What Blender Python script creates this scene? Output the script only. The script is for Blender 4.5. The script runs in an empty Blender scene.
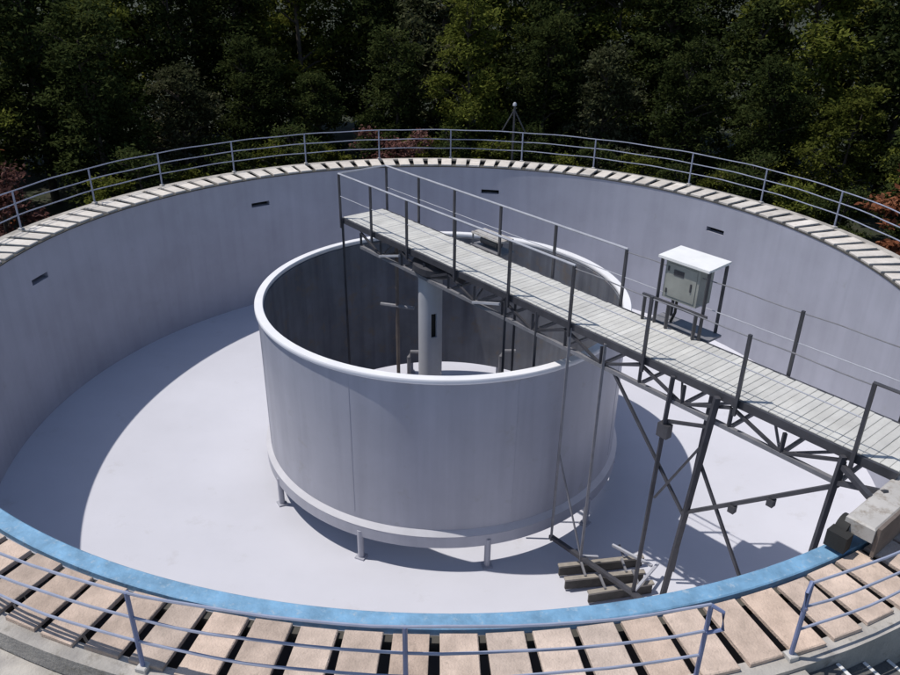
import bpy, math, random
from mathutils import Vector, Matrix
random.seed(7)
R = math.radians
scene = bpy.context.scene
C = scene.collection

# ------------------------------------------------------------------ camera
CAM_D, CAM_H, YAW, PITCH, ROLL = 15.984, 6.22, 0.0101, 0.4577, 0.0154
fw = Vector((math.sin(YAW)*math.cos(PITCH), math.cos(YAW)*math.cos(PITCH), -math.sin(PITCH)))
rt = Vector((math.cos(YAW), -math.sin(YAW), 0)); up = rt.cross(fw)
r2 = rt*math.cos(ROLL) + up*math.sin(ROLL); u2 = -rt*math.sin(ROLL) + up*math.cos(ROLL)
cam = bpy.data.objects.new('camera', bpy.data.cameras.new('camera')); C.objects.link(cam)
cam.matrix_world = Matrix(((r2.x, u2.x, -fw.x, 0), (r2.y, u2.y, -fw.y, -CAM_D), (r2.z, u2.z, -fw.z, CAM_H), (0, 0, 0, 1)))
cam.data.sensor_width = 36; cam.data.lens = 0.849*36
cam.data.clip_start = 0.1; cam.data.clip_end = 2000
scene.camera = cam

# ------------------------------------------------------------------ sky, sun, exposure
SUN_EL, SUN_AZ = 65.5, 174.0          # azimuth of the sun, counter-clockwise from +X
world = bpy.data.worlds.new('World'); scene.world = world; world.use_nodes = True
wn = world.node_tree; sky = wn.nodes.new('ShaderNodeTexSky'); sky.sky_type = 'NISHITA'
sky.sun_disc = False; sky.sun_elevation = R(SUN_EL); sky.sun_rotation = R(90 - SUN_AZ)
sky.dust_density = 0.6
bg = wn.nodes['Background']; bg.inputs['Strength'].default_value = 0.10
wn.links.new(sky.outputs['Color'], bg.inputs['Color'])
sd = bpy.data.lights.new('sun', 'SUN'); sd.energy = 3.6; sd.angle = R(0.5); sd.color = (1.0, 0.95, 0.875)
sun = bpy.data.objects.new('sun', sd); C.objects.link(sun)
sdir = Vector((math.cos(R(SUN_EL))*math.cos(R(SUN_AZ)), math.cos(R(SUN_EL))*math.sin(R(SUN_AZ)), math.sin(R(SUN_EL))))
sun.rotation_euler = sdir.to_track_quat('Z', 'Y').to_euler(); sun.location = sdir*60
vs = scene.view_settings; vs.view_transform = 'Standard'; vs.look = 'None'; vs.gamma = 1; vs.exposure = 0.0
vs.use_curve_mapping = False
scene.cycles.max_bounces = 8; scene.cycles.diffuse_bounces = 4; scene.cycles.use_denoising = True

# ------------------------------------------------------------------ materials
def new_mat(name):
    m = bpy.data.materials.new(name); m.use_nodes = True
    return m, m.node_tree.nodes, m.node_tree.links, m.node_tree.nodes['Principled BSDF']
def ramp(N, stops):
    r = N.new('ShaderNodeValToRGB'); e = r.color_ramp.elements
    while len(e) < len(stops): e.new(0.5)
    for el, (p, c) in zip(e, stops): el.position = p; el.color = (*c, 1)
    return r
def paint(name, c, rough=0.5, var=0.10, scale=0.6, streak=0.0, stain=None, stain_at=0.66, bump=0.15, bscale=60, objvar=0.0, metal=0.0):
    """Painted or bare surface: mottled tone, optional vertical runs, optional dirt patches, fine relief."""
    m, N, L, P = new_mat(name)
    tc = N.new('ShaderNodeTexCoord'); geo = N.new('ShaderNodeNewGeometry')
    n1 = N.new('ShaderNodeTexNoise'); n1.inputs['Scale'].default_value = scale; n1.inputs['Detail'].default_value = 7; n1.inputs['Roughness'].default_value = 0.62
    L.new(geo.outputs['Position'], n1.inputs['Vector'])
    lo = tuple(x*(1-var) for x in c); hi = tuple(min(1, x*(1+var)) for x in c)
    r1 = ramp(N, [(0.32, lo), (0.68, hi)]); L.new(n1.outputs['Fac'], r1.inputs['Fac'])
    col = r1.outputs['Color']
    if streak:
        mp = N.new('ShaderNodeMapping'); mp.inputs['Scale'].default_value = (2.6, 2.6, 0.16)
        L.new(geo.outputs['Position'], mp.inputs['Vector'])
        n2 = N.new('ShaderNodeTexNoise'); n2.inputs['Scale'].default_value = 1.4; n2.inputs['Detail'].default_value = 6
        L.new(mp.outputs['Vector'], n2.inputs['Vector'])
        r2_ = ramp(N, [(0.42, (1, 1, 1)), (0.72, (1-streak, 1-streak, 1-streak*0.9))]); L.new(n2.outputs['Fac'], r2_.inputs['Fac'])
        mx = N.new('ShaderNodeMixRGB'); mx.blend_type = 'MULTIPLY'; mx.inputs['Fac'].default_value = 1
        L.new(col, mx.inputs['Color1']); L.new(r2_.outputs['Color'], mx.inputs['Color2']); col = mx.outputs['Color']
    if stain:
        n3 = N.new('ShaderNodeTexNoise'); n3.inputs['Scale'].default_value = scale*3.1; n3.inputs['Detail'].default_value = 9; n3.inputs['Roughness'].default_value = 0.7
        L.new(geo.outputs['Position'], n3.inputs['Vector'])
        r3 = ramp(N, [(stain_at-0.08, (0, 0, 0)), (stain_at+0.08, (1, 1, 1))]); L.new(n3.outputs['Fac'], r3.inputs['Fac'])
        mx = N.new('ShaderNodeMixRGB'); mx.inputs['Color2'].default_value = (*stain, 1)
        L.new(r3.outputs['Color'], mx.inputs['Fac']); L.new(col, mx.inputs['Color1']); col = mx.outputs['Color']
    if objvar:
        oi = N.new('ShaderNodeObjectInfo'); hs = N.new('ShaderNodeHueSaturation')
        mr = N.new('ShaderNodeMapRange'); mr.inputs['To Min'].default_value = 1-objvar; mr.inputs['To Max'].default_value = 1+objvar
        L.new(oi.outputs['Random'], mr.inputs['Value']); L.new(mr.outputs['Result'], hs.inputs['Value'])
        m2 = N.new('ShaderNodeMapRange'); m2.inputs['To Min'].default_value = 0.97; m2.inputs['To Max'].default_value = 1.25
        mm = N.new('ShaderNodeMath'); mm.operation = 'FRACT'; mm2 = N.new('ShaderNodeMath'); mm2.operation = 'MULTIPLY'; mm2.inputs[1].default_value = 7.31
        L.new(oi.outputs['Random'], mm2.inputs[0]); L.new(mm2.outputs[0], mm.inputs[0]); L.new(mm.outputs[0], m2.inputs['Value'])
        L.new(m2.outputs['Result'], hs.inputs['Saturation']); L.new(col, hs.inputs['Color']); col = hs.outputs['Color']
    L.new(col, P.inputs['Base Color'])
    P.inputs['Roughness'].default_value = rough; P.inputs['Metallic'].default_value = metal
    if bump:
        nb = N.new('ShaderNodeTexNoise'); nb.inputs['Scale'].default_value = bscale; nb.inputs['Detail'].default_value = 4
        L.new(geo.outputs['Position'], nb.inputs['Vector'])
        b = N.new('ShaderNodeBump'); b.inputs['Strength'].default_value = bump; b.inputs['Distance'].default_value = 0.02
        L.new(nb.outputs['Fac'], b.inputs['Height']); L.new(b.outputs['Normal'], P.inputs['Normal'])
    return m
M = {}
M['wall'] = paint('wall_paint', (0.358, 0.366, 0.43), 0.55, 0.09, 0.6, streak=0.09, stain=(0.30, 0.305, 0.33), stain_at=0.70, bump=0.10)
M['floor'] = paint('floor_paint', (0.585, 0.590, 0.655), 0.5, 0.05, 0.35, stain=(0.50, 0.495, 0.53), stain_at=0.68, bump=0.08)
M['drum'] = paint('drum_paint', (0.395, 0.405, 0.465), 0.42, 0.07, 0.7, streak=0.14, stain=(0.33, 0.33, 0.35), stain_at=0.67, bump=0.05)
M['column'] = paint('column_paint', (0.50, 0.505, 0.54), 0.5, 0.08, 1.5, streak=0.15, bump=0.1)
M['lip'] = paint('lip_paint', (0.56, 0.56, 0.60), 0.45, 0.08, 1.5, bump=0.05)
M['inside_shade'] = paint('drum_inside_shade', (0.15, 0.16, 0.19), 0.7, 0.22, 0.9, streak=0.40, stain=(0.17, 0.14, 0.12), stain_at=0.62, bump=0.2)  # drum inside coloured dark to stand for its shade, with streaks and stains
M['rim'] = paint('rim_paint', (0.80, 0.80, 0.83), 0.45, 0.05, 1.5, bump=0.05)
M['blue'] = paint('blue_paint', (0.17, 0.335, 0.51), 0.5, 0.26, 3.5, stain=(0.36, 0.45, 0.53), stain_at=0.63, bump=0.3, bscale=25)
M['gap_shade'] = paint('gap_shade_strip', (0.06, 0.058, 0.055), 0.8, 0.3, 2.0, bump=0.3)  # dark colour stands for the shade in slab gaps and behind slots
M['slab_pale'] = paint('pale_slab_concrete', (0.60, 0.565, 0.53), 0.85, 0.18, 2.0, stain=(0.44, 0.38, 0.33), stain_at=0.64, bump=0.5, bscale=45, objvar=0.14)  # paler than the other slabs, used outside the near arc
M['slab'] = paint('slab_concrete', (0.51, 0.415, 0.355), 0.85, 0.24, 3.0, stain=(0.36, 0.295, 0.25), stain_at=0.64, bump=0.6, bscale=45, objvar=0.2)
M['concrete'] = paint('old_concrete', (0.42, 0.395, 0.365), 0.9, 0.22, 1.3, streak=0.25, stain=(0.20, 0.18, 0.15), stain_at=0.62, bump=0.5, bscale=30)
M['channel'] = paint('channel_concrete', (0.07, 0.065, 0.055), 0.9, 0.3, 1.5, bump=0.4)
M['steel'] = paint('dark_steel', (0.055, 0.055, 0.065), 0.45, 0.25, 4, stain=(0.10, 0.06, 0.04), stain_at=0.7, bump=0.1)
M['steel2'] = paint('grey_steel', (0.20, 0.20, 0.22), 0.45, 0.2, 4, stain=(0.14, 0.10, 0.08), stain_at=0.7, bump=0.1)
M['rail'] = paint('rail_paint', (0.30, 0.33, 0.44), 0.4, 0.15, 3, bump=0.0)
M['postblue'] = paint('post_paint', (0.16, 0.20, 0.36), 0.4, 0.15, 3, bump=0.0)
M['foot'] = paint('post_foot', (0.5, 0.48, 0.46), 0.7, 0.15, 6, bump=0.2)
M['galv'] = paint('galvanised', (0.42, 0.43, 0.48), 0.4, 0.12, 5, bump=0.0)
M['plank'] = paint('plank', (0.545, 0.54, 0.52), 0.7, 0.12, 2.4, stain=(0.47, 0.45, 0.42), stain_at=0.66, bump=0.3, objvar=0.07)
M['white'] = paint('white_paint', (0.80, 0.80, 0.80), 0.4, 0.06, 3, stain=(0.6, 0.56, 0.5), stain_at=0.72, bump=0.05)
M['cabinet'] = paint('cabinet_paint', (0.30, 0.31, 0.29), 0.45, 0.12, 3, bump=0.05)
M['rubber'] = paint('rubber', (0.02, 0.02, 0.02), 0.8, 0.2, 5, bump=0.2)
M['wood'] = paint('blade_wood', (0.065, 0.06, 0.055), 0.8, 0.3, 5, bump=0.4)
M['bladetop'] = paint('blade_edge', (0.30, 0.27, 0.235), 0.7, 0.2, 5, bump=0.2)
M['carriage'] = paint('carriage_paint', (0.47, 0.45, 0.43), 0.55, 0.12, 2, stain=(0.28, 0.24, 0.20), stain_at=0.58, bump=0.15)
M['brown'] = paint('brown_plate', (0.16, 0.13, 0.115), 0.7, 0.25, 2.5, bump=0.2)
M['stair'] = paint('stair_concrete', (0.11, 0.11, 0.11), 0.85, 0.3, 3, stain=(0.17, 0.16, 0.14), stain_at=0.62, bump=0.5, bscale=40)
M['nosing'] = paint('nosing_paint', (0.72, 0.72, 0.72), 0.6, 0.12, 6, bump=0.1)
M['ground'] = paint('ground_soil', (0.03, 0.03, 0.018), 0.95, 0.4, 0.8, stain=(0.022, 0.032, 0.012), stain_at=0.5, bump=0.8, bscale=9)
M['bark'] = paint('bark', (0.07, 0.055, 0.045), 0.9, 0.3, 3, streak=0.4, bump=0.8, bscale=20)
def leaf_mat(name, stops, trans=0.25):
    m, N, L, P = new_mat(name)
    geo = N.new('ShaderNodeNewGeometry'); oi = N.new('ShaderNodeObjectInfo')
    n1 = N.new('ShaderNodeTexNoise'); n1.inputs['Scale'].default_value = 0.55; n1.inputs['Detail'].default_value = 3
    L.new(geo.outputs['Position'], n1.inputs['Vector'])
    a = N.new('ShaderNodeMath'); a.operation = 'MULTIPLY_ADD'; a.inputs[1].default_value = 0.45
    L.new(geo.outputs['Random Per Island'], a.inputs[0])
    b = N.new('ShaderNodeMath'); b.operation = 'MULTIPLY_ADD'; b.inputs[1].default_value = 0.9; b.inputs[2].default_value = -0.22
    L.new(n1.outputs['Fac'], b.inputs[0]); L.new(b.outputs[0], a.inputs[2])
    r = ramp(N, stops); L.new(a.outputs[0], r.inputs['Fac'])
    hs = N.new('ShaderNodeHueSaturation'); mr = N.new('ShaderNodeMapRange'); mr.inputs['To Min'].default_value = 0.75; mr.inputs['To Max'].default_value = 1.25
    L.new(oi.outputs['Random'], mr.inputs['Value']); L.new(mr.outputs['Result'], hs.inputs['Value']); L.new(r.outputs['Color'], hs.inputs['Color'])
    L.new(hs.outputs['Color'], P.inputs['Base Color']); P.inputs['Roughness'].default_value = 0.75
    P.inputs['Specular IOR Level'].default_value = 0.0
    tr = N.new('ShaderNodeBsdfTranslucent'); L.new(hs.outputs['Color'], tr.inputs['Color'])
    ms = N.new('ShaderNodeMixShader'); ms.inputs['Fac'].default_value = trans
    L.new(P.outputs[0], ms.inputs[1]); L.new(tr.outputs[0], ms.inputs[2]); L.new(ms.outputs[0], N['Material Output'].inputs['Surface'])
    return m
M['leaf_dark'] = leaf_mat('leaf_dark', [(0.1, (0.019, 0.027, 0.010)), (0.5, (0.046, 0.062, 0.021)), (0.95, (0.095, 0.106, 0.034))], 0.35)
M['leaf_olive'] = leaf_mat('leaf_olive', [(0.1, (0.041, 0.053, 0.013)), (0.5, (0.108, 0.125, 0.026)), (0.95, (0.203, 0.200, 0.047))], 0.35)
M['leaf_grey'] = leaf_mat('leaf_grey', [(0.1, (0.032, 0.037, 0.018)), (0.55, (0.074, 0.083, 0.042)), (0.95, (0.216, 0.188, 0.130))], 0.3)
M['leaf_red'] = leaf_mat('leaf_red', [(0.1, (0.06, 0.025, 0.015)), (0.5, (0.20, 0.075, 0.04)), (0.95, (0.36, 0.17, 0.10))])
M['leaf_pink'] = leaf_mat('leaf_pink', [(0.1, (0.05, 0.028, 0.025)), (0.5, (0.16, 0.075, 0.065)), (0.95, (0.30, 0.18, 0.165))])

# ------------------------------------------------------------------ mesh helpers
ORG = {}
class MB:
    def __init__(s): s.v = []; s.f = []
    def add(s, vs_, fs): b = len(s.v); s.v += [tuple(x) for x in vs_]; s.f += [tuple(i+b for i in f) for f in fs]
    def box(s, c, ax, h, ch=0.0):
        """Oriented box: centre c, three unit axes ax, half sizes h; ch chamfers the four edges round the third axis' top."""
        c = Vector(c); a, b, d = ax
        def q(x, y, z): return c + a*x + b*y + d*z
        x, y, z = h
        if ch:
            vs_ = [q(-x, -y, -z), q(x, -y, -z), q(x, y, -z), q(-x, y, -z), q(-x, -y, z-ch), q(x, -y, z-ch), q(x, y, z-ch), q(-x, y, z-ch),
                   q(-x+ch, -y+ch, z), q(x-ch, -y+ch, z), q(x-ch, y-ch, z), q(-x+ch, y-ch, z)]
            fs = [(3, 2, 1, 0), (8, 9, 10, 11)] + [(i, (i+1) % 4, 4+(i+1) % 4, 4+i) for i in range(4)] + [(4+i, 4+(i+1) % 4, 8+(i+1) % 4, 8+i) for i in range(4)]
        else:
            vs_ = [q(i, j, k) for k in (-z, z) for (i, j) in ((-x, -y), (x, -y), (x, y), (-x, y))]
            fs = [(3, 2, 1, 0), (4, 5, 6, 7)] + [(i, (i+1) % 4, 4+(i+1) % 4, 4+i) for i in range(4)]
        s.add(vs_, fs); return s
    def tube(s, pts, r, n=6, r_end=None, closed=False):
        pts = [Vector(p) for p in pts]; m = len(pts); rings = []
        for i, p in enumerate(pts):
            t = (pts[(i+1) % m] - pts[i-1]) if closed else (pts[min(i+1, m-1)] - pts[max(i-1, 0)])
            t.normalize()
            ref = Vector((0, 0, 1)) if abs(t.z) < 0.95 else Vector((1, 0, 0))
            a = t.cross(ref).normalized(); b = a.cross(t)
            rr = r if r_end is None else r + (r_end-r)*i/(m-1)
            rings.append([p + (a*math.cos(2*math.pi*k/n) + b*math.sin(2*math.pi*k/n))*rr for k in range(n)])
        vs_ = [x for g in rings for x in g]; fs = []
        for i in range(m if closed else m-1):
            j = (i+1) % m
            for k in range(n): fs.append((i*n+k, i*n+(k+1) % n, j*n+(k+1) % n, j*n+k))
        if not closed: fs += [tuple(range(n))[::-1], tuple((m-1)*n+k for k in range(n))]
        s.add(vs_, fs); return s
    def lathe(s, prof, a0=0, a1=360, n=192, c=(0, 0, 0), close_prof=True):
        """Revolve an (r, z) outline round a vertical axis at c."""
        full = abs(a1-a0) >= 359.9; cnt = n if full else n+1; k = len(prof)
        vs_ = []
        for i in range(cnt):
            t = R(a0 + (a1-a0)*i/n)
            vs_ += [(c[0]+r*math.cos(t), c[1]+r*math.sin(t), c[2]+z) for r, z in prof]
        fs = []
        for i in range(n):
            j = (i+1) % cnt
            for q in range(k if close_prof else k-1):
                p = (q+1) % k; fs.append((i*k+q, j*k+q, j*k+p, i*k+p))
        if not full and close_prof: fs += [tuple(range(k)), tuple(n*k+q for q in range(k))[::-1]]
        s.add(vs_, fs); return s
    def shell(s, r0, r1, z0, z1, holes=(), n=240, c=(0, 0)):
        """Cylindrical wall from r0 to r1 with real openings: holes = (angle0, angle1, zlow, zhigh) in degrees."""
        ths = sorted({round(360*i/n, 4) for i in range(n)} | {round(x % 360, 4) for h in holes for x in h[:2]})
        zs = sorted({z0, z1} | {x for h in holes for x in h[2:]})
        m, k = len(ths), len(zs)
        def P(i, j, r): t = R(ths[i % m]); return (c[0]+r*math.cos(t), c[1]+r*math.sin(t), zs[j])
        base = len(s.v)
        for r in (r0, r1):
            for i in range(m):
                for j in range(k): s.v.append(P(i, j, r))
        I = lambda i, j: base + (i % m)*k + j
        O = lambda i, j: base + m*k + (i % m)*k + j
        def hole(i, j):
            if j < 0 or j >= k-1: return False
            a = ths[i % m]; b = ths[(i+1) % m]
            if b < a: b += 360
            mid = ((a+b)/2) % 360; mz = (zs[j]+zs[j+1])/2
            return any((h[0] % 360) < mid < (h[1] % 360) and h[2] < mz < h[3] for h in holes)
        for i in range(m):
            for j in range(k-1):
                if hole(i, j):
                    if not hole(i-1, j): s.f.append((I(i, j), I(i, j+1), O(i, j+1), O(i, j)))
                    if not hole(i+1, j): s.f.append((I(i+1, j+1), I(i+1, j), O(i+1, j), O(i+1, j+1)))
                    if not hole(i, j-1): s.f.append((I(i+1, j), I(i, j), O(i, j), O(i+1, j)))
                    if not hole(i, j+1): s.f.append((I(i, j+1), I(i+1, j+1), O(i+1, j+1), O(i, j+1)))
                    continue
                s.f.append((I(i+1, j), I(i, j), I(i, j+1), I(i+1, j+1))); s.f.append((O(i, j), O(i+1, j), O(i+1, j+1), O(i, j+1)))
            s.f.append((I(i+1, k-1), I(i, k-1), O(i, k-1), O(i+1, k-1))); s.f.append((I(i, 0), I(i+1, 0), O(i+1, 0), O(i, 0)))
        return s
    def mesh(s, name, mat, org=(0, 0, 0), smooth=None):
        me = bpy.data.meshes.new(name)
        me.from_pydata([(x-org[0], y-org[1], z-org[2]) for x, y, z in s.v], [], s.f)
        me.materials.append(mat); me.validate()
        if smooth is not None:
            me.polygons.foreach_set('use_smooth', [True]*len(me.polygons)); me.set_sharp_from_angle(angle=R(smooth))
        me.update(); return me
    def build(s, name, mat, parent=None, smooth=None, org=None):
        if org is None:
            n = len(s.v); org = Vector((sum(v[0] for v in s.v)/n, sum(v[1] for v in s.v)/n, min(v[2] for v in s.v)))
        org = Vector(org); o = bpy.data.objects.new(name, s.mesh(name, mat, org, smooth)); C.objects.link(o)
        ORG[o.name] = org.copy()
        if parent: o.parent = parent; o.location = org - ORG[parent.name]
        else: o.location = org
        return o
def tag(o, label=None, cat=None, group=None, kind=None):
    for k, v in (('label', label), ('category', cat), ('group', group), ('kind', kind)):
        if v: o[k] = v
    return o
def empty(name, loc, label, cat, group=None):
    o = bpy.data.objects.new(name, None); C.objects.link(o); o.location = loc; ORG[o.name] = Vector(loc)
    o.empty_display_size = 0.3
    return tag(o, label, cat, group)
X, Y, Z = Vector((1, 0, 0)), Vector((0, 1, 0)), Vector((0, 0, 1))
def pol(r, a, z): return Vector((r*math.cos(R(a)), r*math.sin(R(a)), z))
def bar(a, b, w, h=None):
    """Square bar from a to b."""
    a, b = Vector(a), Vector(b); d = b-a; t = d.normalized()
    ref = Z if abs(t.z) < 0.97 else X
    s = t.cross(ref).normalized(); q = s.cross(t)
    return MB().box((a+b)/2, (t, s, q), (d.length/2, w/2, (h or w)/2))

# ------------------------------------------------------------------ ground
def gz(x, y):
    r = math.hypot(x, y)
    return -2.2 + max(0, y-14)*0.05 + 0.12*math.sin(x*0.6+1)*math.cos(y*0.5)*min(1, max(0, (r-12)/6))
g = MB(); rr = [11.205, 11.6, 12.3, 13.5, 15, 17, 20, 24, 30, 40, 60, 100, 200, 500, 1200]
for r in rr:
    for i in range(96):
        p = pol(r, i*3.75, 0); g.v.append((p.x, p.y, gz(p.x, min(p.y, 60))))
for a in range(len(rr)-1):
    for i in range(96): g.f.append((a*96+i, (a+1)*96+i, (a+1)*96+(i+1) % 96, a*96+(i+1) % 96))
tag(g.build('ground', M['ground'], smooth=40, org=(0, 0, 0)), kind='structure')

# ------------------------------------------------------------------ settling tank
K = 0.095
def fz(r): return -4.27 - K*(10-min(10, r))
tank = empty('settling_tank', (0, 0, -2.2), 'large round open concrete settling tank painted pale grey inside', 'tank')
slots = [(a-1.75, a+1.75, -0.97, -0.83) for a in (171.5, 126.4, 81.0, 36.0)]
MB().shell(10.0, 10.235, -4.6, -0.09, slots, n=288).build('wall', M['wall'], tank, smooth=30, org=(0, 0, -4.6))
for a0, a1, z0, z1 in slots:
    MB().lathe([(10.36, -1.25), (10.38, -1.25), (10.38, -0.27), (10.36, -0.27)], a0-4, a1+4, 8).build('slot_light_block', M['gap_shade'], tank, smooth=30)  # dark plate added behind each slot to hide the lit channel
    MB().lathe([(10.237, -0.275), (10.385, -0.275), (10.385, -0.255), (10.237, -0.255)], a0-4, a1+4, 8).build('light_block_lid', M['gap_shade'], tank, smooth=30)  # lid of the added plate, keeps out light from above
fl = MB(); rs = [0, 1, 2, 3.95, 6, 8, 10.0]; NF = 144
fl.v.append((0, 0, fz(0)))
for r in rs[1:]:
    for i in range(NF): p = pol(r, i*360/NF, fz(r)); fl.v.append(tuple(p))
for i in range(NF): fl.f.append((0, 1+i, 1+(i+1) % NF))
for a in range(len(rs)-2):
    for i in range(NF): fl.f.append((1+a*NF+i, 1+(a+1)*NF+i, 1+(a+1)*NF+(i+1) % NF, 1+a*NF+(i+1) % NF))
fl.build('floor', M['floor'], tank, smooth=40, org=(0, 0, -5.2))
cp = [(9.985, -0.088), (10.205, -0.088), (10.205, -0.012), (10.19, 0), (10.0, 0), (9.985, -0.012)]
MB().lathe([(10.24, -0.24), (10.34, -0.24), (10.34, -0.06), (10.24, -0.06)], n=160).build('bearer', M['channel'], tank, smooth=30, org=(0, 0, -0.24))
tag(MB().lathe(cp, 205, 318, 96).build('coping', M['blue'], tank, smooth=30, org=(0, 0, 0)), 'bright blue painted coping track')
MB().lathe([(9.985, -0.0885), (10.23, -0.0885), (10.23, -0.06), (9.985, -0.06)], 318.05, 564.95, 192).build('coping', M['gap_shade'], tank, smooth=30, org=(0, 0, 0))  # wall top coloured dark as the shade between far slabs
MB().lathe([(10.80, -0.24), (10.982, -0.24), (10.982, -0.0605), (10.80, -0.0605)], 319, 563, 160).build('bearer', M['gap_shade'], tank, smooth=30, org=(0, 0, -0.24))
MB().shell(10.985, 11.20, -2.6, -0.06, n=240).build('outer_wall', M['concrete'], tank, smooth=30, org=(0, 0, -2.6))
MB().lathe([(10.24, -1.75), (10.98, -1.75), (10.98, -1.65), (10.24, -1.65)], n=120).build('channel_floor', M['channel'], tank, smooth=30, org=(0, 0, -1.35))
def slab_mesh(k, r0, r1=11.06, w=0.199, mat='slab'):
    b = MB(); rnd = random.Random(k)
    L2, W2 = (r1-r0)/2 + rnd.uniform(-0.008, 0.004), w + rnd.uniform(-0.010, 0.006)
    b.box((0, 0, 0.026), (X, Y, Z), (L2, W2, 0.026), 0.010)
    b.v = [(x+rnd.uniform(-.004, .004), y+rnd.uniform(-.004, .004), z+(rnd.uniform(-.003, .003) if z > .03 else 0)) for x, y, z in b.v]
    return b.mesh('slab', M[mat])
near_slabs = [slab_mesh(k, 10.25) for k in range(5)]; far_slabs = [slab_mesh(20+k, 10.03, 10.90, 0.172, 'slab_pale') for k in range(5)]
NS = 133
for i in range(NS):
    a = i*360/NS + 0.35 + random.uniform(-0.12, 0.12)
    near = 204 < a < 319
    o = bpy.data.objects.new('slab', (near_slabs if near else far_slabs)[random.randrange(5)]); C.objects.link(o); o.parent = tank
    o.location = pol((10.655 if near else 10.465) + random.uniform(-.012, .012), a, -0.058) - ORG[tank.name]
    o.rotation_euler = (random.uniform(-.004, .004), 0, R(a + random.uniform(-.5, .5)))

# ------------------------------------------------------------------ railing round the rim
railing = empty('perimeter_railing', (0, 0, -0.09), 'blue grey pipe railing with three rails around the tank rim', 'railing')
PA = [152.9, 141, 128.2, 115.3, 102, 89, 76, 62.9, 45.6, 32.6, 19.3, 6.5, -6.5, -19.5, -32.5, -45.5, -58.5, -71.3, -77.0, -91.6, -105.2, -118.5, -131.5, -144.5, -157.5, -170.5, 166]
RR = 11.07
GAP = (-77.0, -71.3)
for a in PA:
    p = MB().tube([pol(RR, a, -0.08), pol(RR, a, 0.95)], 0.024, 8).build('post', M['postblue' if -125 < a < -50 else 'rail'], railing, smooth=40)
    b = MB(); ax = (pol(1, a, 0), pol(1, a+90, 0), Z); b.box(pol(RR, a, -0.045), ax, (0.055, 0.055, 0.045), 0.01)
    b.build('base_plate', M['foot'], p)
for z in (0.32, 0.63, 0.95):
    pts = [pol(RR + 0.004*math.sin(i*1.7+z*9), GAP[1] + i*(360-(GAP[1]-GAP[0]))/220, z + 0.008*math.sin(i*0.9+z*5)) for i in range(221)]
    MB().tube(pts, 0.0155, 6).build('rail', M['rail'], railing, smooth=50, org=(0, 0, z))
for a, sgn in ((GAP[0], -1), (GAP[1], 1)):      # curled rail ends at the opening
    pts = [pol(RR, a, 0.95), pol(RR+0.06, a-sgn*0.5, 0.9), pol(RR+0.08, a-sgn*0.6, 0.7), pol(RR+0.02, a, 0.62)]
    MB().tube(pts, 0.02, 6).build('end_loop', M['postblue'], railing, smooth=50)

# ------------------------------------------------------------------ stair outside the opening
stair = empty('outside_stair', pol(11.7, -66, -2.2), 'dark stair with white nosings running down outside the tank wall', 'stair')
def sector(r0, r1, a0, a1, z0, z1, n=3): return MB().lathe([(r0, z0), (r1, z0), (r1, z1), (r0, z1)], a0, a1, n)
sector(11.205, 12.4, -77.4, -70.9, -0.24, -0.11, 8).build('landing', M['concrete'], stair)
for k in range(11):
    a0 = -70.85 + k*2.2; z1 = -0.20 - 0.17*k
    t = sector(11.205, 12.4, a0, a0+2.3, z1-0.06, z1).build('tread', M['stair'], stair)
    sector(11.21, 12.39, a0+2.10, a0+2.31, z1+0.003, z1+0.011, 2).build('nosing', M['nosing'], t)
    sector(11.205, 12.4, a0+0.02, a0+0.10, z1-0.16, z1-0.062, 1).build('riser', M['stair'], t)

apron = MB().lathe([(11.21, -0.32), (15.5, -0.36), (15.5, -2.4), (11.21, -2.4)], 170, 281, 60).build('pavement', M['concrete'], smooth=30, org=(0, 0, -2.4))
tag(apron, kind='structure')

# ------------------------------------------------------------------ stilling drum
drum = empty('stilling_drum', (0, 0, -4.9), 'big grey steel drum with white rim standing inside the tank', 'drum')
MB().shell(3.96, 4.018, -4.40, -0.56, n=160).build('inside_shade', M['inside_shade'], drum, smooth=30, org=(0, 0, -3.86))  # inner skin in the painted shade colour, reaching below the skirt
MB().shell(4.02, 4.12, -3.875, -0.55, n=160).build('shell', M['drum'], drum, smooth=30, org=(0, 0, -3.78))
MB().lathe([(4.00, -0.55), (4.16, -0.55), (4.175, -0.53), (4.175, -0.47), (4.16, -0.45), (4.00, -0.45), (3.985, -0.47), (3.985, -0.53)], n=160).build('rim', M['rim'], drum, smooth=40, org=(0, 0, -0.55))
MB().lathe([(4.122, -3.87), (4.228, -3.965), (4.21, -3.975), (4.03, -3.88)], n=160).build('flared_lip', M['lip'], drum, smooth=30, org=(0, 0, -4.05))
MB().shell(4.17, 4.224, -4.24, -3.972, n=160).build('skirt', M['drum'], drum, smooth=30, org=(0, 0, -4.34))
for k in range(10):
    a = -113 + k*36
    l = MB().tube([pol(4.185, a, fz(4.185)-0.02), pol(4.185, a, -4.10)], 0.065, 12).build('leg', M['drum'], drum, smooth=40)
    MB().box(pol(4.185, a, fz(4.185)+0.02), (pol(1, a, 0), pol(1, a+90, 0), Z), (0.10, 0.10, 0.02)).build('foot_plate', M['drum'], l)
for k in range(8):                                # vertical weld seams
    a = -160 + k*45
    MB().box(pol(4.122, a, -2.15), (pol(1, a, 0), pol(1, a+90, 0), Z), (0.003, 0.009, 1.55)).build('weld_seam', M['drum'], drum)

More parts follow.
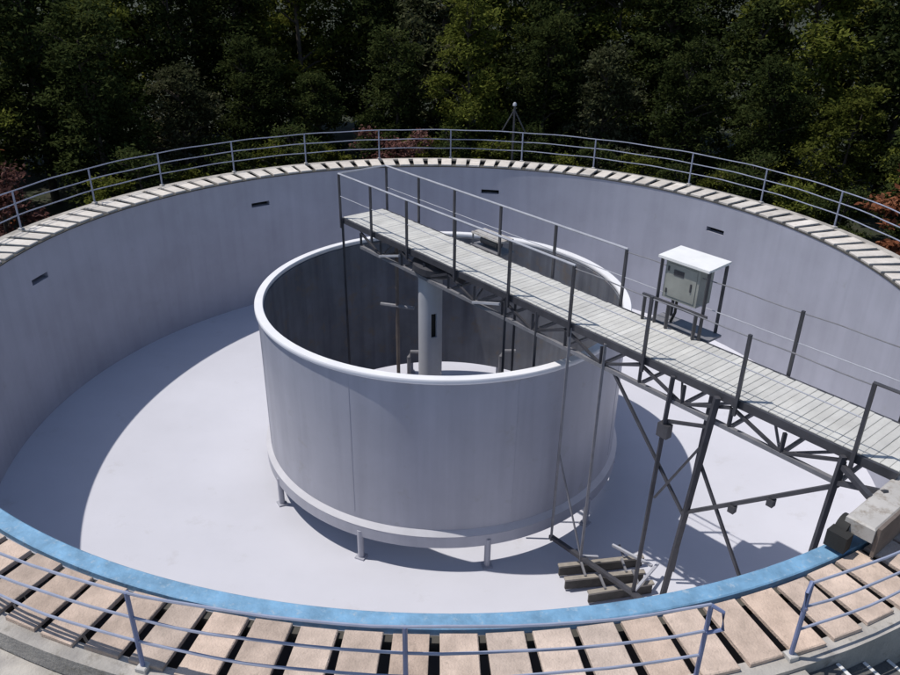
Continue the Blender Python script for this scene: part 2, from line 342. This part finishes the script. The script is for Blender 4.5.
# ------------------------------------------------------------------ centre column
CX, CY = -0.30, 0.02
colm = empty('centre_column', (CX, CY, -5.2), 'slim pale grey round column with dark slot in the middle of the drum', 'column')
MB().shell(0.22, 0.275, -5.25, 0.02, [(-84 % 360, -56 % 360, -1.55, -0.95), (20, 60, -1.55, -0.95), (140, 180, -1.55, -0.95)], n=48, c=(CX, CY)).build('shaft', M['column'], colm, smooth=30, org=(CX, CY, -5.2))
MB().lathe([(0.20, -0.02), (0.42, -0.02), (0.42, 0.05), (0.20, 0.05)], n=40, c=(CX, CY, 0)).build('top_flange', M['steel2'], colm, smooth=30, org=(CX, CY, 0))
MB().lathe([(0.276, -4.75), (0.36, -4.75), (0.36, -4.70), (0.276, -4.70)], n=40, c=(CX, CY, 0)).build('collar', M['steel2'], colm, smooth=30, org=(CX, CY, -4.75))
MB().lathe([(0.276, -4.95), (0.75, -5.12), (0.75, -5.3), (0.276, -5.3)], n=40, c=(CX, CY, 0)).build('base', M['wall'], colm, smooth=30, org=(CX, CY, -5.3))
MB().tube([(CX, CY, -5.1), (CX, CY, 0.0)], 0.19, 20).build('slot_blackout', M['rubber'], colm, smooth=40)  # dark filler added so no lit inner face shows through the slots
# pumps and pipework on the floor round the column
for k, (a, r, lb) in enumerate(((118, 2.6, 'small dark pump on the drum floor left of the column'), (62, 2.7, 'small dark pump on the drum floor right of the column'))):
    p = pol(r, a, fz(r)); pu = empty('floor_pump', p, lb, 'pump')
    MB().tube([p+Z*0.22-X*0.3, p+Z*0.22+X*0.12], 0.16, 12).build('motor', M['steel'], pu, smooth=40)
    MB().lathe([(0, 0.02), (0.24, 0.02), (0.24, 0.34), (0.1, 0.42), (0, 0.42)], n=16, c=tuple(p+X*0.3), close_prof=False).build('volute', M['brown'], pu, smooth=30)
    MB().tube([p+X*0.3+Z*0.4, p+X*0.3+Z*1.6, p+X*0.36+Z*1.75, p+X*0.7+Z*1.75], 0.05, 8).build('outlet_pipe', M['steel2'], pu, smooth=40)

# ------------------------------------------------------------------ scraper bridge
BA = -51.4
U, NN = pol(1, BA, 0), pol(1, BA+90, 0)
def B(s, n, z): return U*s + NN*n + Z*z
bridge = empty('scraper_bridge', B(0, 0, 0.05), 'steel truss footbridge with railings spanning from drum centre to tank rim', 'bridge')
S0, S1 = -3.25, 9.95
pm = []
for k in range(4):
    b = MB(); rnd = random.Random(50+k)
    b.box((0, 0, 0), (X, Y, Z), (0.0578, 0.58+rnd.uniform(-.012, .006), 0.022), 0.006); pm.append(b.mesh('deck_plank', M['plank']))
npl = int((S1-S0)/0.12)
for i in range(npl):
    o = bpy.data.objects.new('deck_plank', pm[random.randrange(4)]); C.objects.link(o); o.parent = bridge
    o.location = B(S0+0.06+i*0.12, random.uniform(-.006, .006), 0.528+random.uniform(-.003, .003)) - ORG[bridge.name]
    o.rotation_euler = (0, 0, R(BA + random.uniform(-.35, .35)))
for sg in (-1, 1):
    MB().box(B((S0+S1)/2, sg*0.615, 0.475), (U, NN, Z), ((S1-S0)/2, 0.024, 0.065)).build('edge_beam', M['steel'], bridge)
    bar(B(-2.45, sg*0.60, 0.0), B(9.3, sg*0.60, 0.0), 0.07).build('bottom_chord', M['steel2'], bridge)
nodes = [-2.45 + i*(9.3+2.45)/14 for i in range(15)]
for sg in (-1, 1):
    for i, s in enumerate(nodes):
        bar(B(s, sg*0.60, 0.035), B(s, sg*0.60, 0.35), 0.05).build('truss_upright', M['steel'], bridge)
        if i < 14:
            a, b = ((0.35, 0.03) if i % 2 == 0 else (0.03, 0.35))
            sunlit = sg < 0 and i in (1, 5)  # two front diagonals get pale metal to look sunlit
            bar(B(s+0.02, sg*(0.655 if sunlit else 0.60), a), B(nodes[i+1]-0.02, sg*(0.655 if sunlit else 0.60), b-(0.08 if sunlit else 0)), 0.045).build('truss_diagonal', M['galv' if sunlit else 'steel'], bridge)
for i, s in enumerate(nodes):
    bar(B(s, -0.56, 0.0), B(s, 0.56, 0.0), 0.05).build('cross_member', M['steel2'], bridge)
    if i % 2 == 0: bar(B(s, -0.60, 0.40), B(s, 0.60, 0.40), 0.06).build('joist', M['steel'], bridge)
    if i < 14:
        n0, n1 = (-0.56, 0.56) if i % 2 else (0.56, -0.56)
        bar(B(s+.03, n0, 0.01), B(nodes[i+1]-.03, n1, 0.01), 0.035).build('plan_brace', M['steel2'], bridge)
FP = [-3.2, -1.85, -0.45, 1.2, 2.82, 4.4, 6.02, 7.71, 9.42]
BP = [-3.2, -1.85, -0.5, 1.05, 2.65, 4.4, 7.74, 9.42]
for sg, lst in ((-1, FP), (1, BP)):
    for s in lst:
        h = 1.62
        MB().box(B(s, sg*0.685, (0.30+h)/2), (U, NN, Z), (0.024, 0.022, (h-0.30)/2)).build('railing_post', M['steel'], bridge)
for sg in (-1, 1):
    y = sg*0.685
    def run(a, b, z, r, mat, sag=0.0):
        pts = [B(a+(b-a)*i/24, y, z - sag*abs(math.sin((a+(b-a)*i/24)*1.9))) for i in range(25)]
        MB().tube(pts, r, 6).build('handrail', M[mat], bridge, smooth=50)
    run(-3.22, 4.42 if sg < 0 else 4.42, 1.64, 0.022, 'galv')
    run(4.42, 9.42, 1.60, 0.010, 'steel2', 0.02)
    run(9.40, 10.6, 1.62, 0.022, 'steel')
    run(-3.2, 9.42, 1.10, 0.009, 'galv')
pts = [B(-3.22, -0.685+1.37*i/4, 1.64) for i in range(5)]
MB().tube(pts, 0.022, 6).build('handrail', M['galv'], bridge)
# hanging scraper frame
def hang(name, a, b, w=0.06, mat='steel'): return bar(a, b, w).build(name, M[mat], bridge)
hang('hanger', B(4.4, -0.64, 0.46), B(4.4, -0.64, -4.35), 0.045, 'steel2')
hang('hanger', B(5.2, -0.64, 0.46), B(5.2, -0.64, -4.35), 0.045, 'steel2')
hang('hanger', B(6.6, -0.67, 0.46), B(6.45, -0.60, -4.35), 0.06)
hang('hanger', B(7.4, -0.68, 0.46), B(6.95, -0.45, -4.2), 0.085)
hang('hanger', B(9.3, -0.675, 0.46), B(9.15, -0.6, -4.1), 0.07)
hang('hanger', B(6.6, 0.62, 0.46), B(6.5, 0.55, -4.3), 0.05)
hang('hanger', B(-3.2, -0.64, 0.46), B(-3.2, -0.64, -4.7), 0.055)
hang('hanger', B(2.7, -0.62, 0.46), B(2.7, -0.62, -4.6), 0.05)
hang('hanger', B(3.55, -0.62, 0.46), B(3.55, -0.62, -4.6), 0.05)
hang('hanger', B(1.7, 0.62, 0.46), B(1.7, 0.62, -4.6), 0.05)
hang('brace', B(5.4, -0.6, 0.0), B(7.12, -0.56, -1.95), 0.045)
hang('brace', B(7.25, -0.55, -0.85), B(9.2, -0.55, -3.9), 0.045)
hang('brace', B(7.10, -0.56, -1.95), B(9.32, -0.62, -0.02), 0.06)
hang('brace', B(6.6, -0.64, -1.9), B(7.2, -0.56, -0.6), 0.04)
hang('brace', B(6.55, -0.62, -0.4), B(7.3, -0.58, -0.15), 0.05)
hang('brace', B(4.4, -0.64, -2.2), B(5.2, -0.64, -4.2), 0.028, 'steel2')
for s, z in ((7.95, -1.30), (8.5, -0.83)):
    MB().box(B(s, -0.60, z), (U, NN, Z), (0.05, 0.05, 0.06)).build('clamp', M['steel'], bridge)
MB().box(B(6.58, -0.64, -0.55), (U, NN, Z), (0.10, 0.07, 0.12)).build('winch_box', M['steel'], bridge)
hang('lower_arm', B(4.35, -0.62, -4.28), B(9.2, -0.6, -4.08), 0.08)
def blade(a, b):
    (s0, n0), (s1, n1) = a, b
    p, q = B(s0, n0, 0), B(s1, n1, 0); d = (q-p).normalized(); nr = Vector((-d.y, d.x, 0)); z0 = fz(min(p.length, q.length))+0.03
    c = (p+q)/2; hl = (q-p).length/2
    o = MB().box((c.x, c.y, z0+0.13), (d, nr, Z), (hl, 0.025, 0.11)).build('scraper_blade', M['wood'], bridge)
    MB().box((c.x, c.y, z0+0.262), (d, nr, Z), (hl+.02, 0.05, 0.02)).build('blade_edge', M['bladetop'], o)
    for f in (-0.5, 0.55):
        e = c + d*hl*f; bar((e.x, e.y, z0+0.29), (e.x+nr.x*0.3, e.y+nr.y*0.3, z0+0.36), 0.04).build('blade_stay', M['steel2'], o)
blade((4.95, -0.95), (5.8, 0.55)); blade((5.85, -1.10), (6.42, 0.05)); blade((5.3, -1.15), (6.1, 0.2))
for (a, b) in (((5.2, -0.64, -4.2), (5.35, -0.3, -4.3)), ((6.2, 0.3, -4.25), (5.3, 0.2, -4.3)), ((6.45, -0.6, -4.2), (6.2, 0.5, -4.3))):
    bar(B(*a), B(*b), 0.05).build('blade_link', M['galv'], bridge)
# hanging inlet pipe with cross piece inside the drum
MB().tube([B(-1.55, -0.2, 0.3), B(-1.55, -0.2, -3.6)], 0.045, 8).build('drop_pipe', M['brown'], bridge, smooth=40)
MB().tube([B(-1.9, -0.45, -1.35), B(-1.2, 0.05, -1.35)], 0.05, 8).build('pipe_arm', M['steel2'], bridge, smooth=40)
# slewing drive under the deck
MB().lathe([(0, 0.06), (0.66, 0.06), (0.70, 0.10), (0.70, 0.24), (0.5, 0.30), (0, 0.30)], n=40, close_prof=False).build('slew_ring', M['steel'], bridge, smooth=30, org=(0, 0, 0.06))
for s, n_ in ((0.75, -0.25), (1.35, 0.1), (-0.75, 0.1)):
    MB().tube([B(s-0.22, n_, 0.2), B(s+0.22, n_, 0.2)], 0.13, 12).build('gear_motor', M['steel'], bridge, smooth=40)
# end carriage on the rim
car = MB().box(B(10.07, 0.05, 0.34), (U, NN, Z), (0.17, 1.85, 0.10), 0.02).build('end_carriage', M['carriage'], bridge)
MB().box(B(10.265, 0.10, 0.24), (U, NN, Z), (0.02, 1.86, 0.205)).build('skirt_plate', M['brown'], car)
for n_ in (-1.72, 1.72):
    MB().tube([B(9.83, n_, 0.19), B(9.97, n_, 0.19)], 0.185, 20).build('wheel', M['rubber'], car, smooth=40)
MB().box(B(9.93, -1.93, 0.17), (U, NN, Z), (0.12, 0.08, 0.11)).build('bumper', M['rubber'], car)
hang('brace', B(9.3, -0.64, 0.02), B(10.0, -1.0, 0.44), 0.07)
hang('brace', B(9.3, -0.64, 0.30), B(9.92, -1.2, 0.40), 0.07)

# ------------------------------------------------------------------ cabinet and drive cover on the bridge
cab = empty('control_cabinet', B(5.7, 0.75, 0.55), 'grey control cabinet with white flat roof on legs at bridge edge', 'cabinet')
bod = MB().box(B(5.66, 0.80, 1.40), (U, NN, Z), (0.34, 0.20, 0.34)).build('body', M['cabinet'], cab)
MB().box(B(5.66, 0.596, 1.40), (U, NN, Z), (0.29, 0.006, 0.29)).build('door', M['cabinet'], bod)
MB().box(B(5.86, 0.583, 1.38), (U, NN, Z), (0.012, 0.008, 0.07)).build('handle', M['steel'], bod)
for z in (1.2, 1.6): MB().box(B(5.39, 0.585, z), (U, NN, Z), (0.014, 0.01, 0.04)).build('hinge', M['steel'], bod)
MB().box(B(5.60, 0.587, 1.56), (U, NN, Z), (0.10, 0.004, 0.05)).build('vent', M['steel'], bod)
MB().tube([B(5.5, 0.8, 1.06), B(5.5, 0.8, 0.75), B(5.45, 0.78, 0.56)], 0.025, 6).build('conduit', M['rubber'], cab)
MB().box(B(5.70, 0.82, 1.80), (U, NN*0.9986+Z*0.05, Z), (0.50, 0.31, 0.022)).build('roof', M['white'], cab)
for s, n_ in ((5.26, 0.56), (6.18, 0.56), (5.26, 1.05), (6.18, 1.05)):
    bar(B(s, n_, 0.5), B(s, n_, 1.775), 0.045).build('leg', M['steel'], cab)
for s in (5.05, 5.55, 6.1): bar(B(s, 0.50, 0.552), B(s, 0.50, 1.0), 0.05).build('guard_post', M['steel'], cab)
bar(B(5.0, 0.50, 1.02), B(6.3, 0.50, 1.02), 0.05).build('guard_rail', M['steel'], cab)
MB().box(B(5.7, 0.86, 0.53), (U, NN, Z), (0.6, 0.2, 0.02)).build('shelf', M['steel2'], cab)
drv = empty('drive_unit', B(0.5, 0.85, 0.5), 'low bench like drive cover beside the bridge deck near its middle', 'machine')
MB().box(B(0.55, 0.92, 0.79), (U, NN, Z), (0.48, 0.2, 0.02)).build('cover', M['carriage'], drv)
MB().box(B(0.55, 0.92, 0.50), (U, NN, Z), (0.50, 0.22, 0.02)).build('shelf', M['steel2'], drv)
MB().tube([B(0.25, 0.92, 0.64), B(0.8, 0.92, 0.64)], 0.10, 12).build('motor', M['steel'], drv, smooth=40)
for s in (0.1, 1.0):
    for n_ in (0.75, 1.09): bar(B(s, n_, 0.52), B(s, n_, 0.77), 0.04).build('leg', M['steel2'], drv)

# ------------------------------------------------------------------ lamp post behind the far rail
lp = empty('lamp_post', pol(11.5, 78, -2.2), 'slim dark post with small pale lamp behind the far railing', 'lamp')
MB().tube([pol(11.5, 78, -2.25), pol(11.5, 78, 1.75)], 0.05, 8, 0.035).build('pole', M['steel'], lp, smooth=40)
MB().tube([pol(11.5, 80, 0.9), pol(11.5, 78.1, 1.6)], 0.025, 6).build('stay', M['steel'], lp)
MB().tube([pol(11.5, 76, 0.9), pol(11.5, 77.9, 1.6)], 0.025, 6).build('stay', M['steel'], lp)
MB().lathe([(0, 0), (0.07, 0.015), (0.065, 0.09), (0.03, 0.13), (0, 0.135)], n=12, c=tuple(pol(11.5, 78, 1.75)), close_prof=False).build('lamp_head', M['galv'], lp, smooth=40)

# ------------------------------------------------------------------ trees and shrubs
def crown_mesh(name, mat, h, rad, low, nclu, nleaf, size, rnd, tiers=True):
    b = MB(); clus = []; nl_ = max(8, nclu//15)
    for i in range(nl_):
        t = (i+rnd.random())/nl_; z = low + (h-low)*t
        prof = math.sin(math.pi*min(1, 0.15+0.80*t))**0.6 * (1-0.2*t)
        a = i*2.4 + rnd.uniform(-.5, .5); q = rad*prof*rnd.uniform(0.35, 0.8)
        L = Vector((q*math.cos(a), q*math.sin(a), z)); lr = rad*rnd.uniform(0.30, 0.48)
        for k in range(nclu//nl_):
            d = Vector((rnd.gauss(0, 1), rnd.gauss(0, 1), rnd.gauss(0.35, 0.9))).normalized()*lr*rnd.uniform(0.6, 1.05)
            clus.append((L.x+d.x, L.y+d.y, L.z+d.z*0.75, rnd.uniform(0.10, 0.22)*rad*0.62))
    vs_, fs = [], []
    for cx, cy, cz, cr in clus:
        for j in range(nleaf):
            x, y, z = cx+rnd.gauss(0, cr), cy+rnd.gauss(0, cr), cz+rnd.gauss(0, cr*0.55)
            L = size*rnd.uniform(0.6, 1.4); w = L*rnd.uniform(0.35, 0.6)
            d = Vector((rnd.gauss(0, 1), rnd.gauss(0, 1), rnd.gauss(-0.25, 0.6))).normalized()
            s_ = d.cross(Vector((rnd.gauss(0, 0.6), rnd.gauss(0, 0.6), 1))).normalized()
            p = Vector((x, y, z)); k = len(vs_)
            vs_ += [tuple(p-d*L/2), tuple(p+s_*w/2), tuple(p+d*L/2), tuple(p-s_*w/2)]; fs.append((k, k+1, k+2, k+3))
    b.v, b.f = vs_, fs
    return b.mesh(name, mat), clus
def trunk_mesh(clus, h, low, r0, rnd):
    b = MB(); lean = (rnd.uniform(-.3, .3), rnd.uniform(-.3, .3))
    def ax(z): return Vector((lean[0]*(z/h)**2*2, lean[1]*(z/h)**2*2, z))
    top = h*0.85
    b.tube([ax(-0.4+ (top+0.4)*i/8) for i in range(9)], r0, 8, 0.04)
    for cx, cy, cz, cr in rnd.sample(clus, min(26, len(clus))):
        z0 = max(low*0.6, min(top*0.95, cz - 0.5*math.hypot(cx, cy))); a = ax(z0); e = Vector((cx, cy, cz))
        m = (a+e)/2 + Vector((rnd.uniform(-.2, .2), rnd.uniform(-.2, .2), 0.15))
        b.tube([a, m, e], r0*0.35, 5, 0.015)
    return b.mesh('trunk', M['bark'], smooth=60)
random.seed(23)
rnd = random.Random(11)
PROTO = []
for k, (mt, h, rad, low, ncl, nl) in enumerate([('leaf_dark', 9.5, 2.7, 0.8, 240, 75), ('leaf_dark', 11.0, 3.0, 1.2, 255, 75), ('leaf_olive', 9.0, 2.6, 0.9, 240, 75),
                                              ('leaf_grey', 8.5, 2.5, 0.7, 225, 75), ('leaf_dark', 10.0, 3.2, 0.6, 270, 75), ('leaf_olive', 11.5, 2.9, 1.5, 255, 75)]):
    me, cl = crown_mesh('crown', M[mt], h, rad, low, ncl, nl-12, 0.24, rnd); PROTO.append((me, trunk_mesh(cl, h, low, 0.2, rnd)))
SH = []
for k, (mt, h, rad) in enumerate([('leaf_dark', 2.6, 1.3), ('leaf_olive', 2.3, 1.2), ('leaf_red', 2.9, 1.1), ('leaf_pink', 2.7, 1.25)]):
    me, cl = crown_mesh('crown', M[mt], h, rad, 0.2, 105, 45, 0.13, rnd); SH.append((me, trunk_mesh(cl, h, 0.2, 0.05, rnd)))
def plant(name, proto, x, y, rz, sc, label, cat, group=None):
    o = empty(name, (x, y, gz(x, y)), label, cat, group); o.rotation_euler = (0, 0, rz); o.scale = (sc, sc, sc*random.uniform(0.92, 1.08))
    for nm, me in (('crown', proto[0]), ('trunk', proto[1])):
        c = bpy.data.objects.new(nm, me); C.objects.link(c); c.parent = o
ORD = ['first', 'second', 'third', 'fourth', 'fifth', 'sixth', 'seventh', 'eighth', 'ninth', 'tenth', 'eleventh', 'twelfth', 'thirteenth', 'fourteenth', 'fifteenth',
       'sixteenth', 'seventeenth', 'eighteenth', 'nineteenth', 'twentieth']
LOOK = ['dark green', 'tall dark green', 'olive green', 'grey green', 'broad dark green', 'tall olive green']
def row(r, a0, a1, n, jit, seq, sc, where):
    for i in range(n):
        a = a0 + (a1-a0)*i/(n-1) + random.uniform(-jit, jit); rr_ = r + random.uniform(-0.7, 0.7) + (2.0 if a > 142 else 0)
        p = pol(rr_, a, 0); k = seq[i % len(seq)]
        plant('broadleaf_tree', PROTO[k], p.x, p.y, random.uniform(0, 6.28), sc*random.uniform(0.85, 1.15),
              LOOK[k] + ' tree, ' + ORD[n-1-i] + ' from the left in the ' + where + ' row of the wood', 'tree', 'trees of the wood, ' + where + ' row')
row(15.6, 24, 150, 13, 2.0, [0, 2, 4, 1, 3, 4, 5, 1, 0, 4, 3, 1, 2], 0.58, 'front')
row(19.5, 28, 156, 17, 2.0, [2, 1, 5, 0, 4, 5, 1, 2, 3, 0, 5, 4, 1], 0.78, 'middle')
row(25.0, 34, 152, 19, 2.0, [1, 4, 2, 5, 1, 2, 0, 4, 5], 0.95, 'back')
for j in range(20):
    a = 28 + 6.1*j; p = pol(13.0 + random.uniform(-0.35, 0.6), a + random.uniform(-1.5, 1.5), 0); k = j % 2
    plant('shrub', SH[k], p.x, p.y, random.uniform(0, 6.28), random.uniform(0.8, 1.05),
          ['dark', 'olive'][k] + ' low shrub, ' + ORD[19-j] + ' from the left behind the far railing', 'shrub', 'low shrubs behind the railing')
for a, r, k, sc, lb in ((101, 12.7, 3, 1.02, 'dusty red shrub behind the middle of the far railing'), (161.5, 12.7, 3, 1.15, 'pinkish brown shrub behind the railing at the left edge'),
                        (158.5, 14.6, 2, 1.45, 'orange leaved shrub at the far left picture edge'), (14.5, 13.0, 2, 1.45, 'orange leaved shrub at the far right picture edge'),
                        (96.5, 12.6, 3, 0.95, 'small dusty red shrub right of the larger red one behind railing')):
    p = pol(r, a, 0); plant('red_shrub', SH[k], p.x, p.y, random.uniform(0, 6), sc, lb, 'shrub')
